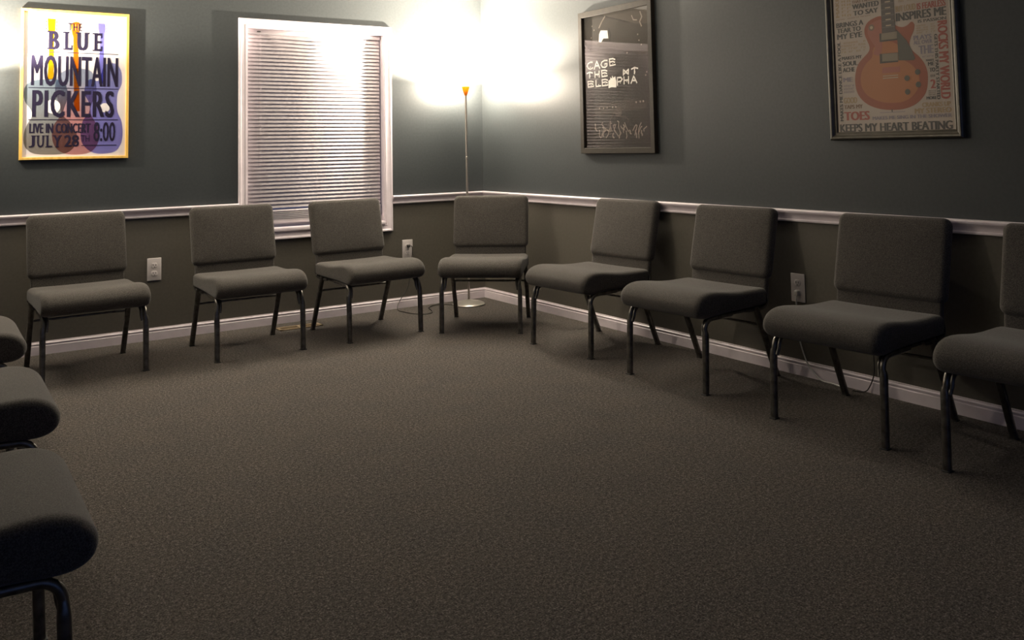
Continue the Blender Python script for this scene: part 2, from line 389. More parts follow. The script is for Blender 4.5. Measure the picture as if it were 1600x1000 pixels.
# ------------------------------------------------------------------ chairs (facing local +Y, x is the sitter's side-to-side)
def seat_bm():
    # closed side profile (forward, height)
    prof = [(-.205, .376), (-.216, .388), (-.219, .420), (-.212, .450), (-.190, .464), (-.12, .465), (-.04, .465), (.05, .470), (.13, .480), (.19, .486), (.235, .486), (.275, .478), (.307, .460), (.328, .434), (.333, .408), (.324, .384), (.303, .367), (.272, .359), (.235, .359), (.19, .363), (.10, .368), (0, .371), (-.10, .373)]
    prof = [tuple(p) for p in smooth_closed(prof, 3)]
    n = len(prof); W = .278; rr = .038
    cen = (sum(p[0] for p in prof)/n, .425)
    us = []
    for k in range(9): us.append(W-rr+rr*math.sin(math.pi/2*k/8))
    half = [0, .05, .10, .15, .20]+us
    us = [-u for u in reversed(half[1:])]+half
    rings = []
    for u in us:
        q = (abs(u)-(W-rr))/rr; ins = rr*(1-math.sqrt(max(0, 1-q*q))) if q > 0 else 0
        ins *= .65
        ring = []
        for i, (v, z) in enumerate(prof):
            a = Vector(prof[i-1]); b = Vector(prof[(i+1) % n]); tn = (b-a).normalized(); nm = Vector((-tn.y, tn.x))
            p = Vector((v, z)); 
            if nm.dot(p-Vector((max(-.18, min(.29, v)), .418))) > 0: nm = -nm
            p = p+nm*ins
            up = max(0, (z-.43)/.05)
            ring.append((u, p.x, p.y-.005*up*(1-(u/W)**2)))
        rings.append(ring)
    bm = bmesh.new(); loft(bm, rings); return bm
def smooth_closed(pts, n):
    out = []; L = len(pts)
    for i in range(L):
        p0, p1, p2, p3 = (Vector(pts[(i+k-1) % L]) for k in range(4))
        for k in range(n):
            t = k/n; out.append(.5*((2*p1)+(-p0+p2)*t+(2*p0-5*p1+4*p2-p3)*t*t+(-p0+3*p1-3*p2+p3)*t**3))
    return out
def rrect(w, h, r, n=8, wb=None):
    pts = []
    for cx, cz, a0 in ((w-r, h-r, 0), (-w+r, h-r, 90), (-w+r, -h+r, 180), (w-r, -h+r, 270)):
        for k in range(n+1):
            a = R(a0+90*k/n); pts.append((cx+r*math.cos(a), cz+r*math.sin(a)))
    return pts
def slab(bm, w, h, thick, rc, re, puff, mat4, n=8):
    """soft cushion: front faces +Y, rings from the back centre round to the front centre"""
    rings = []
    steps = []
    for k in range(5): a = math.pi/2*k/4; steps.append((re*(1-math.sin(a)), -thick/2+re*(1-math.cos(a)), 0))
    for k in range(7): a = math.pi/2*k/6; steps.append((re*1.3*(1-math.cos(a)), thick/2-re*1.3*(1-math.sin(a)), 0))
    for ins, y, _ in steps:
        ii = max(.004, rc-ins*.6); rings.append([(x, y, z) for x, z in rrect(w-ins, h-ins, ii, n)])
    last = steps[-1][0]
    for f in (.12, .3, .55, .8, .96):
        s = 1-f; rings.append([(x*s, thick/2+puff*(1-(s**3)), z*s) for x, z in rrect(w-last, h-last, max(.004, rc-last*.6), n)])
    rings = [[mat4 @ Vector(p) for p in r] for r in rings]
    loft(bm, rings)
LEAN = math.atan2(.082, .36)
def make_chair():
    t = empty('stacking_chair')
    link('seat', seat_bm(), M_fabric, t, angle=60)
    # padded back: front face from (y -.200, z .505) to (y -.285, z .865)
    th = .060; cz = (.505+.866)/2; cy = -.205-(cz-.505)*math.tan(LEAN)-th/2
    M4 = Matrix.Translation((0, cy, cz)) @ Matrix.Rotation(LEAN, 4, 'X')
    bm = bmesh.new(); slab(bm, .272, .187, th, .036, .021, .006, M4); bp = link('backrest', bm, M_fabric, t, angle=60)
    M5 = Matrix.Translation((0, -.231, .455)) @ Matrix.Rotation(LEAN*.7, 4, 'X')
    bm = bmesh.new(); slab(bm, .256, .105, .030, .02, .010, .002, M5); link('lower_back_panel', bm, M_fabric, t, angle=60)
    # side frames: a bent tube that is front leg, seat rail and back upright
    X = .262
    def arc(c, r, a0, a1, n=6): return [(c[0]+r*math.cos(R(a0+(a1-a0)*k/n)), c[1]+r*math.sin(R(a0+(a1-a0)*k/n))) for k in range(n+1)]
    for s in (-1, 1):
        # front leg: wide flattened tube below, swaged to a round bend under the seat
        bm = bmesh.new()
        pts = [(s*X, .277, .004), (s*X, .274, .09), (s*X, .270, .20), (s*X, .267, .272), (s*X, .2665, .285), (s*X, .266, .298)]+[(s*(X-.004), y, z) for y, z in arc((.214, .305), .052, 0, 90, 7)]+[(s*(X-.006), .15, .358), (s*(X-.008), .06, .360)]
        rad = [.0142, .0142, .0142, .0142, .0136, .0122]+[.0118]*10
        pw = [3.2, 3.2, 3.2, 3.2, 3.0, 2.4]+[2]*10
        sq = [1.05]*5+[1.0]*11
        tube(bm, pts, rad, 16, sq, pw, ref=(1, 0, 0)); lg = link('front_leg', bm, M_metal, t, angle=50)
        bm = bmesh.new(); box(bm, (s*X-.017, .260, 0), (s*X+.017, .295, .005), .002); link('foot_glide', bm, M_rubber, lg)
        # second tube inside the bend
        bm = bmesh.new()
        tube(bm, [(s*(X-.018), .266, .278), (s*(X-.022), .260, .300)]+[(s*(X-.024), y, z) for y, z in arc((.212, .309), .046, 0, 90, 6)]+[(s*(X-.024), -.15, .360)], .0085, 10)
        link('seat_rail', bm, M_metal, t, angle=60)
        # rear leg
        bm = bmesh.new()
        tube(bm, [(s*X, -.118, .378), (s*X, -.130, .350), (s*X, -.165, .270), (s*X, -.222, .135), (s*X, -.277, .004)], [.012, .0138, .0138, .0138, .0138], 16, 1.1, 3.2, ref=(1, 0, 0)); lg = link('rear_leg', bm, M_metal, t, angle=50)
        bm = bmesh.new(); box(bm, (s*X-.015, -.292, 0), (s*X+.015, -.262, .005), .002); link('foot_glide', bm, M_rubber, lg)
        # upright that carries the back
        bm = bmesh.new()
        tube(bm, smooth_path([(s*(X-.008), -.06, .360), (s*(X-.006), -.15, .360), (s*(X-.004), -.200, .366), (s*(X-.006), -.228, .392), (s*(X-.018), -.243, .44), (s*(X-.026), -.258, .52), (s*(X-.03), -.286, .66), (s*(X-.03), -.312, .78)], 4), .0095, 10); link('back_upright', bm, M_metal, t, angle=60)
    bm = bmesh.new(); tube(bm, [(-X, -.168, .276), (X, -.168, .276)], .007, 10); link('crossbar', bm, M_metal, t, angle=60)
    bm = bmesh.new(); box(bm, (-.235, -.19, .358), (.235, .20, .372), .003); link('seat_board', bm, M_dark, t)
    return t
def children(o): return [c for c in bpy.data.objects if c.parent == o]
def copy_tree(o, parent=None):
    c = o.copy(); COL.objects.link(c)
    if parent is not None: c.parent = parent
    for ch in children(o): copy_tree(ch, c)
    return c
CH = [
 (-3.055, -.575, -87.5, 'grey fabric chair beneath the yellow framed concert poster, leftmost along the window wall'),
 (-2.145, -.624, -89.2, 'grey fabric chair overlapping the lower left corner of the window'),
 (-1.335, -.621, -86.5, 'grey fabric chair before the window, right half, beside the outlet with black plug'),
 (-.592, -.972, -130.2, 'grey fabric chair across the room corner in front of the torchiere lamp'),
 (-.388, -1.901, -176.1, 'grey fabric chair next right of the corner chair, below the black concert photo poster'),
 (-.400, -2.815, -176.9, 'grey fabric chair on the right wall, midway between its two posters, left of an outlet'),
 (-.400, -3.777, -176.6, 'grey fabric chair beneath the guitar poster on the right wall'),
 (-.400, -4.570, -176.0, 'grey fabric chair cut off by the right edge of the photo'),
 (-3.803, -1.660, 0, 'grey fabric chair at the left edge, farthest of the three seen side-on'),
 (-3.815, -2.860, 0, 'grey fabric chair at the left edge, middle of the three seen side-on'),
 (-3.862, -3.885, 0, 'grey fabric chair at the lower left, nearest to the viewer'),
]
proto = make_chair(); bpy.context.view_layer.update()
for i, (x, y, a, lab) in enumerate(CH):
    c = proto if i == 0 else copy_tree(proto)
    c.location = (x, y, 0); c.rotation_euler = (0, 0, R(a-90))
    tag(c, lab, 'chair', 'grey stacking chairs around the walls')

# ------------------------------------------------------------------ pictures: local x right, z up, front faces -Y
def text_polys(s):
    cu = bpy.data.curves.new('lettering', 'FONT'); cu.body = s; cu.size = 1; cu.resolution_u = 3
    return cu
_dg = None
def add_text(bm, s, rect, y, mi, bold=.0, rot=None, space=1.0):
    cu = text_polys(s); cu.space_character = space
    ob = bpy.data.objects.new('lettering', cu); COL.objects.link(ob); bpy.context.view_layer.update()
    me = bpy.data.meshes.new_from_object(ob.evaluated_get(bpy.context.evaluated_depsgraph_get()))
    vs = [v.co.copy() for v in me.vertices]; fs = [tuple(p.vertices) for p in me.polygons]
    bpy.data.objects.remove(ob); bpy.data.curves.remove(cu); bpy.data.meshes.remove(me)
    x0 = min(v.x for v in vs); x1 = max(v.x for v in vs); y0 = min(v.y for v in vs); y1 = max(v.y for v in vs)
    n_ = len(s); hh = (rect[2]-rect[0]) if rot else (rect[3]-rect[1]); d = min(bold*hh*1.3, ((rect[3]-rect[1]) if rot else (rect[2]-rect[0]))/n_*.10)
    for k, off in enumerate((0, -d, d) if bold else (0,)):
        a0, b0, a1, b1 = rect; nv = []
        if rot: b0 += d; b1 -= d
        else: a0 += d; a1 -= d
        for v in vs:
            u = (v.x-x0)/(x1-x0); w = (v.y-y0)/(y1-y0)
            if rot == 'up': u, w = 1-w, u
            elif rot == 'dn': u, w = w, 1-u
            nv.append(bm.verts.new((a0+(a1-a0)*u+(0 if rot else off), y-.00002*k, b0+(b1-b0)*w+(off if rot else 0))))
        for f in fs:
            try: bm.faces.new([nv[i] for i in f]).material_index = mi
            except ValueError: pass
def add_poly(bm, pts, y, mi):
    vs = [bm.verts.new((p[0], y, p[1])) for p in pts]
    for tr in tessellate_polygon([[Vector((p[0], p[1], 0)) for p in pts]]):
        try: bm.faces.new([vs[i] for i in tr]).material_index = mi
        except ValueError: pass
def rect_(bm, a0, b0, a1, b1, y, mi): add_poly(bm, [(a0, b0), (a1, b0), (a1, b1), (a0, b1)], y, mi)
def curve_pts(pts, n=4): return [tuple(p) for p in smooth_closed(pts, n)]
def stroke(bm, pts, wd, y, mi):
    for a, b in zip(pts, pts[1:]):
        a = Vector(a); b = Vector(b); d = (b-a)
        if d.length < 1e-6: continue
        d.normalize(); nm = Vector((-d.y, d.x))*wd/2; a2 = a-d*wd*.35; b2 = b+d*wd*.35
        add_poly(bm, [a2-nm, b2-nm, b2+nm, a2+nm], y, mi)
def disc(bm, c, r, y, mi, n=16): add_poly(bm, [(c[0]+r*math.cos(2*math.pi*k/n), c[1]+r*math.sin(2*math.pi*k/n)) for k in range(n)], y, mi)
def sheet_link(bm, mats, parent):
    me = bpy.data.meshes.new('poster_sheet')
    for f in bm.faces:
        f.normal_update()
        if f.normal.y > 0: f.normal_flip()
    bm.to_mesh(me); bm.free()
    for m in mats: me.materials.append(m)
    o = bpy.data.objects.new('poster_sheet', me); COL.objects.link(o); o.parent = parent; return o
def picture_frame(parent, W, H, prof, mat):
    bm = bmesh.new(); ringframe(bm, 0, W, 0, H, prof); link('frame', bm, mat, parent, angle=35)
    bm = bmesh.new(); box(bm, (.004, -.006, .004), (W-.004, -.0005, H-.004)); link('backing_board', bm, M_dark, parent, smooth=False)

# --- bluegrass concert poster in a pine frame
W1, H1 = .625, .945
P1 = empty('framed_poster', (-3.3635, 0, 1.196)); tag(P1, 'concert poster with blue, orange and violet guitars in a thin yellow wood frame', 'picture', )
picture_frame(P1, W1, H1, [(0, 0), (0, .024), (.002, .026), (.015, .026), (.017, .024), (.017, .005)], M_pine)
m_paper = plain('white_paper', (.62, .59, .61), .4)
m_navy = plain('navy_print', (.012, .009, .026), .6, 0, .15)
m_g1 = ink_grad('ink_teal_grey', (.48, .56, .62), (.52, .51, .48), .10, .50)
m_g2 = ink_grad('ink_grey_to_rose', (.56, .61, .70), (.74, .52, .52), .25, .50)
m_g3 = ink_grad('ink_violet_blue', (.50, .53, .74), (.48, .48, .78), .30, .60)
m_n1 = ink('ink_yellow', (.78, .56, .08)); m_n2 = ink('ink_orange', (.78, .38, .09)); m_n3 = ink('ink_lilac', (.46, .46, .82))
m_hd = plain('rust_print', (.55, .20, .03), .4)
bm = bmesh.new(); mats = [m_paper, m_navy, m_g1, m_g2, m_g3, m_hd, m_n1, m_n2, m_n3]
rect_(bm, .012, .012, W1-.012, H1-.012, -.010, 0)
G = {
 'h1': [(.1471, .8888), (.1926, .8889), (.1912, .8137), (.1843, .8028), (.1857, .5046), (.1516, .5033), (.1596, .8013), (.1504, .8111)],
 'b1': [(.1515, .5053), (.1919, .5069), (.2421, .4862), (.2656, .4359), (.262, .3746), (.2448, .3133), (.2455, .2729), (.2823, .2331), (.3197, .1628), (.3205, .1024), (.2849, .0524), (.2313, .0327), (.1163, .0332), (.0637, .0481), (.0281, .0922), (.0249, .1608), (.0426, .2201), (.0677, .27), (.0625, .3096), (.0308, .3587), (.0208, .4183), (.0371, .4689), (.0805, .4956)],
 'h2': [(.2796, .8615), (.2934, .873), (.3082, .8772), (.3241, .8752), (.3382, .8656), (.3349, .8337), (.3251, .7962), (.3207, .7802), (.3276, .6031), (.3361, .305), (.3041, .3044), (.2928, .7785), (.288, .7939), (.2819, .8302)],
 'b2': [(.3003, .576), (.3326, .5774), (.3886, .5694), (.4171, .5341), (.4318, .4722), (.4277, .4099), (.4005, .337), (.4058, .2756), (.439, .2147), (.4537, .1433), (.4311, .0722), (.3762, .034), (.2672, .0325), (.2039, .0724), (.1804, .142), (.1881, .2119), (.2229, .2726), (.2246, .3332), (.1982, .4034), (.1952, .4744), (.2141, .5363), (.2591, .567)],
 'h3': [(.4373, .8756), (.4804, .8754), (.4826, .8382), (.4763, .7951), (.475, .6099), (.4741, .4841), (.4458, .4831), (.4465, .6086), (.4505, .7935), (.4396, .8353)],
 'b3': [(.4456, .5039), (.4777, .6005), (.5399, .6182), (.5788, .5722), (.5841, .4879), (.5604, .4242), (.556, .3613), (.5611, .299), (.5854, .2371), (.5926, .144), (.572, .072), (.5249, .0363), (.4222, .0368), (.3572, .0924), (.3425, .163), (.3553, .2442), (.3916, .2958), (.3909, .3574), (.3624, .4183), (.3709, .4805), (.3986, .5126)],
 's1': [(.1717, .3824), (.2126, .3531), (.231, .3282), (.2003, .2822), (.1554, .2965), (.1325, .3311), (.1452, .3666)],
 's3': [(.4798, .3751), (.5131, .3551), (.5229, .319), (.4947, .2823), (.4616, .2971), (.4472, .3329), (.4564, .361)]}
for hk, bk, mi, mn, y in (('h1', 'b1', 2, 6, -.0104), ('h3', 'b3', 4, 8, -.0108), ('h2', 'b2', 3, 7, -.0112)):
    add_poly(bm, G[hk], y, mn); add_poly(bm, curve_pts(G[bk]), y-.0001, mi)
disc(bm, (.182, .332), .044, -.0115, 0, 24); disc(bm, (.484, .328), .030, -.0115, 0, 24)
for hx, mi in ((.147, 6), (.193, 6), (.437, 8), (.483, 8)):      # tuning pegs
    for k in range(3): disc(bm, (hx+(.006 if hx in (.193, .483) else -.006), .868-k*.022), .0045, -.0106, mi, 8)
for k in range(3): rect_(bm, .289+k*.015, .822, .294+k*.015, .862, -.0114, 5)
TY = -.0118
add_text(bm, 'THE', (.262, .818, .345, .866), TY, 1, .0)
rect_(bm, .2229, .838, .2384, .8405, TY, 1); rect_(bm, .3621, .8385, .378, .841, TY, 1)
def slab_serif(bm, x, z, w, t=.0085): rect_(bm, x-w/2, z, x+w/2, z+t, TY-.0001, 1)
# BLUE in slab serif
def blk(ch, r, bold=.055): add_text(bm, ch, r, TY, 1, bold)
b0, b1_ = .6935, .8100
blk('B', (.1540, b0, .2150, b1_)); slab_serif(bm, .160, b0, .030); slab_serif(bm, .160, b1_-.0085, .030)
blk('L', (.2470, b0, .2896, b1_)); slab_serif(bm, .2530, b0, .036); slab_serif(bm, .2530, b1_-.0085, .036); rect_(bm, .282, b0, .2896, b0+.032, TY-.0001, 1)
blk('U', (.3170, b0, .3800, b1_)); slab_serif(bm, .3235, b1_-.0085, .030); slab_serif(bm, .3735, b1_-.0085, .030)
blk('E', (.4170, b0, .4618, b1_)); slab_serif(bm, .4220, b0, .032); slab_serif(bm, .4220, b1_-.0085, .032); rect_(bm, .4555, b0, .4625, b0+.032, TY-.0001, 1); rect_(bm, .4555, b1_-.032, .4625, b1_, TY-.0001, 1)
for z, x0, x1 in ((.6765, .044, .561), (.4500, .046, .562), (.2500, .049, .563), (.0860, .348, .556)): rect_(bm, x0, z-.0022, x1, z+.0022, TY, 1)
add_text(bm, 'MOUNTAIN', (.0593, .4620, .5609, .6560), TY, 1, .014, None, 1.06)
add_text(bm, 'PICKERS', (.0678, .2650, .5392, .4360), TY, 1, .022, None, 1.15)
add_text(bm, 'LIVE IN CONCERT', (.0542, .1660, .3998, .2270), TY, 1, .05, None, 1.05)
add_text(bm, '8:00', (.4187, .1107, .5472, .2345), TY, 1, .01)
for ch, x0, x1 in (('J', .0519, .0860), ('U', .0985, .1366), ('L', .1500, .1837), ('Y', .1900, .2310)): add_text(bm, ch, (x0, .0775, x1, .1518), TY, 1, .02)
for x, z, wd in ((.079, .1468, .026), (.1015, .1468, .018), (.1336, .1468, .016), (.1535, .0775, .018), (.1535, .1468, .018), (.1925, .1468, .018), (.2285, .1468, .016), (.2105, .0775, .020)): slab_serif(bm, x, z, wd, .005)
add_text(bm, '28', (.2503, .0790, .3353, .1528), TY, 1, .025); add_text(bm, 'TH', (.3459, .1105, .3951, .1511), TY, 1, .0)
sheet_link(bm, mats, P1)

# --- black and white concert photograph poster, right wall
W2, H2 = .75, .985
P2 = empty('framed_poster', (0, -1.350, 1.164), R(-90)); tag(P2, 'black concert photo poster with white hand-drawn lettering in a dark frame', 'picture')
picture_frame(P2, W2, H2, [(0, 0), (0, .030), (.002, .032), (.036, .032), (.038, .030), (.038, .006)], M_blackframe)
m_blk = plain('black_photo', (.030, .025, .019), .6, 0, .15); m_wht = plain('white_print', (.85, .82, .75), .5)
m_g = plain('grey_photo', (.085, .070, .055), .6, 0, .15); m_lg = plain('light_grey_photo', (.27, .23, .19), .6, 0, .15); m_mid = plain('mid_grey_photo', (.055, .046, .036), .6, 0, .15)
bm = bmesh.new(); mats = [m_blk, m_wht, m_g, m_lg, m_mid]
rect_(bm, .025, .025, W2-.025, H2-.025, -.010, 0)
sx = W2/.69
def S(p): return (p[0]*sx, p[1])
arcs = [(.045, .7629), (.2141, .7345), (.3802, .6845), (.5534, .6562), (.5526, .6354), (.66, .6272), (.66, .8271), (.4455, .8633), (.2975, .9098), (.2056, .9442), (.045, .9528)]
add_poly(bm, [S(p) for p in arcs], -.0104, 4)
add_poly(bm, [S(p) for p in [(.2057, .9475), (.665, .95), (.665, .8267), (.5316, .8436), (.3874, .8923)]], -.0106, 2)
add_poly(bm, [S(p) for p in [(.2052, .8398), (.2717, .8316), (.2775, .7765), (.2313, .7818), (.2071, .7572), (.1837, .7631), (.1886, .8143)]], -.0110, 1)
stroke(bm, [S(p) for p in [(.19, .86), (.22, .90), (.25, .93)]], .010, -.0112, 3); stroke(bm, [S(p) for p in [(.285, .84), (.30, .80), (.29, .76)]], .010, -.0112, 0)
stroke(bm, [S(p) for p in [(.50, .90), (.515, .87), (.545, .865)]], .008, -.0112, 3); stroke(bm, [S(p) for p in [(.575, .915), (.59, .88), (.57, .85), (.585, .82)]], .010, -.0112, 3)
for q in ((.12, .88), (.14, .85), (.11, .80), (.55, .77), (.56, .73), (.58, .70), (.45, .66), (.62, .52), (.61, .50)): disc(bm, S(q), .006, -.0112, 3, 7)
LET = [('C', .0563, .5821, .1253, .6358), ('A', .1285, .5788, .1923, .6366), ('G', .1944, .5803, .2757, .6343), ('E', .2789, .5855, .3439, .6382), ('T', .0542, .5208, .1199, .5675), ('H', .1316, .5192, .1909, .5651), ('E', .2003, .5181, .2655, .5672), ('N', .4062, .5131, .4638, .5538), ('T', .4809, .514, .5484, .5599), ('E', .0594, .4569, .129, .5031), ('L', .1397, .4564, .1999, .5049), ('E', .2022, .455, .2693, .5045), ('P', .3469, .4493, .406, .5064), ('H', .4089, .4545, .4668, .5064), ('A', .4742, .454, .5355, .5043)]
GL = {'C': [[(.95, .95), (.6, 1), (.2, .85), (0, .5), (.2, .12), (.6, 0), (1, .12)]], 'A': [[(0, 0), (.5, 1), (1, 0)], [(.25, .38), (.75, .38)]], 'G': [[(.9, .95), (.5, 1), (.12, .8), (0, .45), (.2, .08), (.6, 0), (.85, .2), (.88, .5), (.55, .5)]],
 'E': [[(.05, 0), (0, 1)], [(0, 1), (.6, 1), (.95, .85)], [(0, .55), (.6, .6), (.9, .45)], [(.05, .05), (.6, .05), (1, .1)]], 'T': [[(0, .8), (.5, 1), (1, .8)], [(.5, 1), (.45, 0)]], 'H': [[(.05, 0), (.05, 1)], [(.9, 0), (.9, 1)], [(.05, .5), (.9, .5)]],
 'N': [[(0, 0), (.05, 1), (.95, .1), (1, 1)], [(0, .1), (.95, .95)]], 'L': [[(.05, 1), (.05, 0), (1, .05)]], 'P': [[(.05, 0), (.05, 1), (.7, 1), (.95, .75), (.7, .5), (.05, .45)]]}
for ch, a0, c0, a1, c1 in LET:
    for st in GL[ch]: stroke(bm, [((a0+(a1-a0)*(.08+.84*p[0]))*sx, c0+(c1-c0)*(.06+.88*p[1])) for p in st], .0098, -.0116, 1)
    disc(bm, ((a0+a1)/2*sx+.004, c0+(c1-c0)*.30), .0038, -.0117, 1, 7)
add_poly(bm, [S(p) for p in [(.2687, .4893), (.2886, .4982), (.2862, .5122), (.3053, .5018), (.3061, .5245), (.318, .5049), (.3348, .5153), (.3389, .4944), (.346, .4767), (.3418, .4394), (.2985, .4443), (.269, .4394)]], -.0116, 1)
add_poly(bm, [S(p) for p in [(.13, .265), (.60, .285), (.62, .34), (.45, .355), (.20, .335), (.12, .31)]], -.0106, 4)
stroke(bm, [S(p) for p in [(.12, .262), (.35, .272)]], .004, -.0112, 2); stroke(bm, [S(p) for p in [(.13, .335), (.25, .340)]], .006, -.0112, 2)
for q in ((.175, .3068), (.215, .3064), (.2498, .3089), (.3035, .3091), (.3325, .3098), (.52, .3307), (.5563, .3325), (.5834, .3337)):
    disc(bm, S(q), .007, -.0114, 3, 8)
for q in ((.4105, .3636), (.3726, .3623), (.2469, .3694), (.1967, .3547), (.31, .366), (.45, .372)): disc(bm, S(q), .004, -.0114, 2, 7)
stroke(bm, [S(p) for p in [(.2605, .1923), (.2814, .2329), (.3066, .2595), (.317, .2796)]], .006, -.0112, 2)
stroke(bm, [S(p) for p in [(.3732, .2432), (.4248, .2378), (.4475, .2201), (.4421, .2001)]], .006, -.0112, 2)
add_poly(bm, [S(p) for p in [(.317, .2796), (.3372, .3061), (.3707, .3079), (.389, .2901), (.3862, .263), (.3732, .2432), (.33, .245)]], -.0112, 2)
HANDS = [[(.1447, .1332), (.1276, .147), (.1317, .1603), (.1294, .1768)], [(.1705, .091), (.1668, .1105), (.1739, .1297), (.1648, .1349)], [(.1788, .0807), (.2019, .1128), (.2105, .1451), (.2023, .1531)], [(.2038, .0926), (.2056, .1118), (.2271, .1307), (.2305, .1434)], [(.2209, .1269), (.2175, .1502), (.1935, .1742), (.204, .185)], [(.2338, .081), (.2576, .1063), (.2649, .1318), (.2655, .1409)], [(.2573, .1104), (.262, .1207), (.2521, .1313), (.2397, .1357)], [(.2756, .1193), (.2717, .1461), (.2753, .1726), (.289, .1784)], [(.2899, .1239), (.2785, .1524), (.2737, .1808), (.2807, .1885)], [(.3081, .0802), (.2963, .0892), (.2971, .0979), (.3047, .1097)], [(.3217, .1153), (.3107, .1334), (.3209, .1511), (.3267, .1667)], [(.3491, .09), (.3216, .1229), (.3036, .1559), (.3167, .1696)], [(.3575, .0771), (.3608, .0932), (.3735, .1091), (.3656, .1187)], [(.3716, .1112), (.3531, .1476), (.357, .1835), (.345, .1896)], [(.3984, .1118), (.3988, .1306), (.3774, .1499), (.3756, .1562)], [(.4051, .1304), (.4001, .1409), (.4109, .1509), (.3992, .1612)], [(.4228, .0729), (.4301, .0891), (.4252, .1055), (.4235, .1222)], [(.4445, .1182), (.4292, .1393), (.4174, .1603), (.4113, .1758)], [(.4658, .1023), (.4576, .1107), (.4607, .1189), (.4534, .1255)], [(.4837, .1235), (.4939, .1365), (.5012, .1495), (.514, .1579)], [(.4996, .0924), (.511, .123), (.5227, .1534), (.5126, .1598)], [(.515, .0775), (.5145, .0981), (.5072, .1188), (.5152, .1305)], [(.5313, .0994), (.5344, .1273), (.5475, .1549), (.5587, .1705)], [(.5359, .0729), (.5354, .1079), (.5545, .1425), (.5647, .1473)], [(.5655, .0905), (.5649, .0988), (.5584, .1072), (.5606, .1203)], [(.582, .1168), (.5793, .1289), (.5975, .1406), (.6069, .1451)]]
for k, h in enumerate(HANDS):
    stroke(bm, [S((p[0], p[1]*1.0+.025)) for p in h], .0075+.003*(k % 3 == 0), -.0114, 3)
sheet_link(bm, mats, P2)
bm = bmesh.new(); box(bm, (.036, -.018, .036), (W2-.036, -.016, H2-.036)); link('glass', bm, M_glass, P2, smooth=False)

# --- guitar and words poster, right wall
W3, H3 = .692, .985
P3 = empty('framed_poster', (0, -3.386, 1.223), R(-90)); tag(P3, 'poster of an orange red guitar among printed words in a bronze frame', 'picture')
picture_frame(P3, W3, H3, [(0, 0), (0, .020), (.004, .026), (.010, .029), (.016, .028), (.022, .020), (.030, .016), (.036, .017), (.040, .014), (.040, .005)], M_bronze)
C3 = {'p': (.40, .33, .27), 'k': (.045, .040, .035), 'n': (.16, .09, .05), 'm': (.20, .17, .20), 't': (.30, .21, .11), 'r': (.28, .055, .035),
      'body': (.25, .055, .018), 'burst': (.34, .115, .03), 'gloss': (.30, .09, .05), 'neck': (.07, .055, .045), 'pick': (.19, .15, .10), 'pb': (.04, .028, .018), 'guard': (.065, .058, .040), 'pale': (.40, .30, .20), 'fret': (.16, .13, .10)}
keys = list(C3); mats = [plain('print_'+k, C3[k], .45) for k in keys]; MI = {k: i for i, k in enumerate(keys)}
bm = bmesh.new(); rect_(bm, .03, .03, W3-.03, H3-.03, -.010, MI['p'])
GP = {'body': [(.3129, .5949), (.2757, .5928), (.2388, .5784), (.2171, .5524), (.2137, .5203), (.2256, .4865), (.2375, .4528), (.2305, .4283), (.2006, .4024), (.1701, .3725), (.1536, .3301), (.1495, .2865), (.1547, .2458), (.1733, .2081), (.2124, .1732), (.2675, .1502), (.33, .1401), (.3991, .141), (.4522, .1551), (.4902, .1792), (.5173, .2118), (.5286, .2519), (.531, .2993), (.5202, .341), (.4966, .3773), (.4652, .4079), (.4515, .43), (.4489, .451), (.4577, .4775), (.4716, .5034), (.4773, .5301), (.4707, .5446), (.4598, .5474), (.442, .5346), (.4193, .5285), (.3969, .5334), (.3785, .5462), (.3765, .5743)],
 'burst': [(.3087, .4736), (.2595, .4433), (.2492, .4013), (.211, .3688), (.1837, .3204), (.1846, .2621), (.2148, .2165), (.2773, .1841), (.3395, .1736), (.4085, .1769), (.4623, .2084), (.4868, .2549), (.4855, .303), (.4547, .3469), (.4115, .3786), (.3849, .4511)],  # lighter orange centre of the guitar's wood burst finish, as printed
 'gloss': [(.3141, .5721), (.2665, .5712), (.2374, .5534), (.2314, .5182), (.2495, .4802), (.2679, .4496), (.258, .4148), (.2975, .4109), (.3087, .4736)],  # reddish window sheen on the upper bout, painted in as flat colour
 'neck': [(.3119, .93), (.3720, .93), (.3805, .511), (.3081, .5056)],
 'pick1': [(.3053, .5109), (.3881, .5121), (.3863, .4774), (.3035, .4784)], 'pb1': [(.2949, .5115), (.3893, .5140), (.3875, .4700), (.2945, .4700)],
 'pick2': [(.3038, .4116), (.3865, .409), (.3861, .3727), (.3034, .3747)], 'pb2': [(.2911, .4130), (.3880, .4110), (.3870, .3660), (.2903, .3660)],
 'guard': [(.3812, .5249), (.4028, .5013), (.4346, .4629), (.4582, .4155), (.4738, .3741), (.4645, .3667), (.3884, .3724), (.3875, .4717)],
 'tail': [(.3019, .3464), (.3945, .344), (.3946, .316), (.3019, .318)], 'bridge': [(.3037, .3062), (.3834, .3057), (.3831, .3019), (.3034, .3020)], 'bridge2': [(.3031, .2956), (.3828, .2953), (.3825, .2907), (.3028, .2910)],
 'line': [(.2787, .1300), (.4102, .1300), (.41, .1275), (.2785, .1275)]}
add_poly(bm, curve_pts(GP['body'], 3), -.0104, MI['body']); add_poly(bm, curve_pts(GP['burst'], 3), -.0106, MI['burst']); add_poly(bm, curve_pts(GP['gloss'], 3), -.0107, MI['gloss'])
for k, c, y in (('neck', 'neck', -.0109), ('guard', 'guard', -.0109), ('pb1', 'pb', -.0111), ('pb2', 'pb', -.0111), ('pick1', 'pick', -.0113), ('pick2', 'pick', -.0113), ('tail', 'gloss', -.0110), ('bridge', 'pale', -.0113), ('bridge2', 'pale', -.0113), ('line', 'm', -.0109)): add_poly(bm, GP[k], y, MI[c])
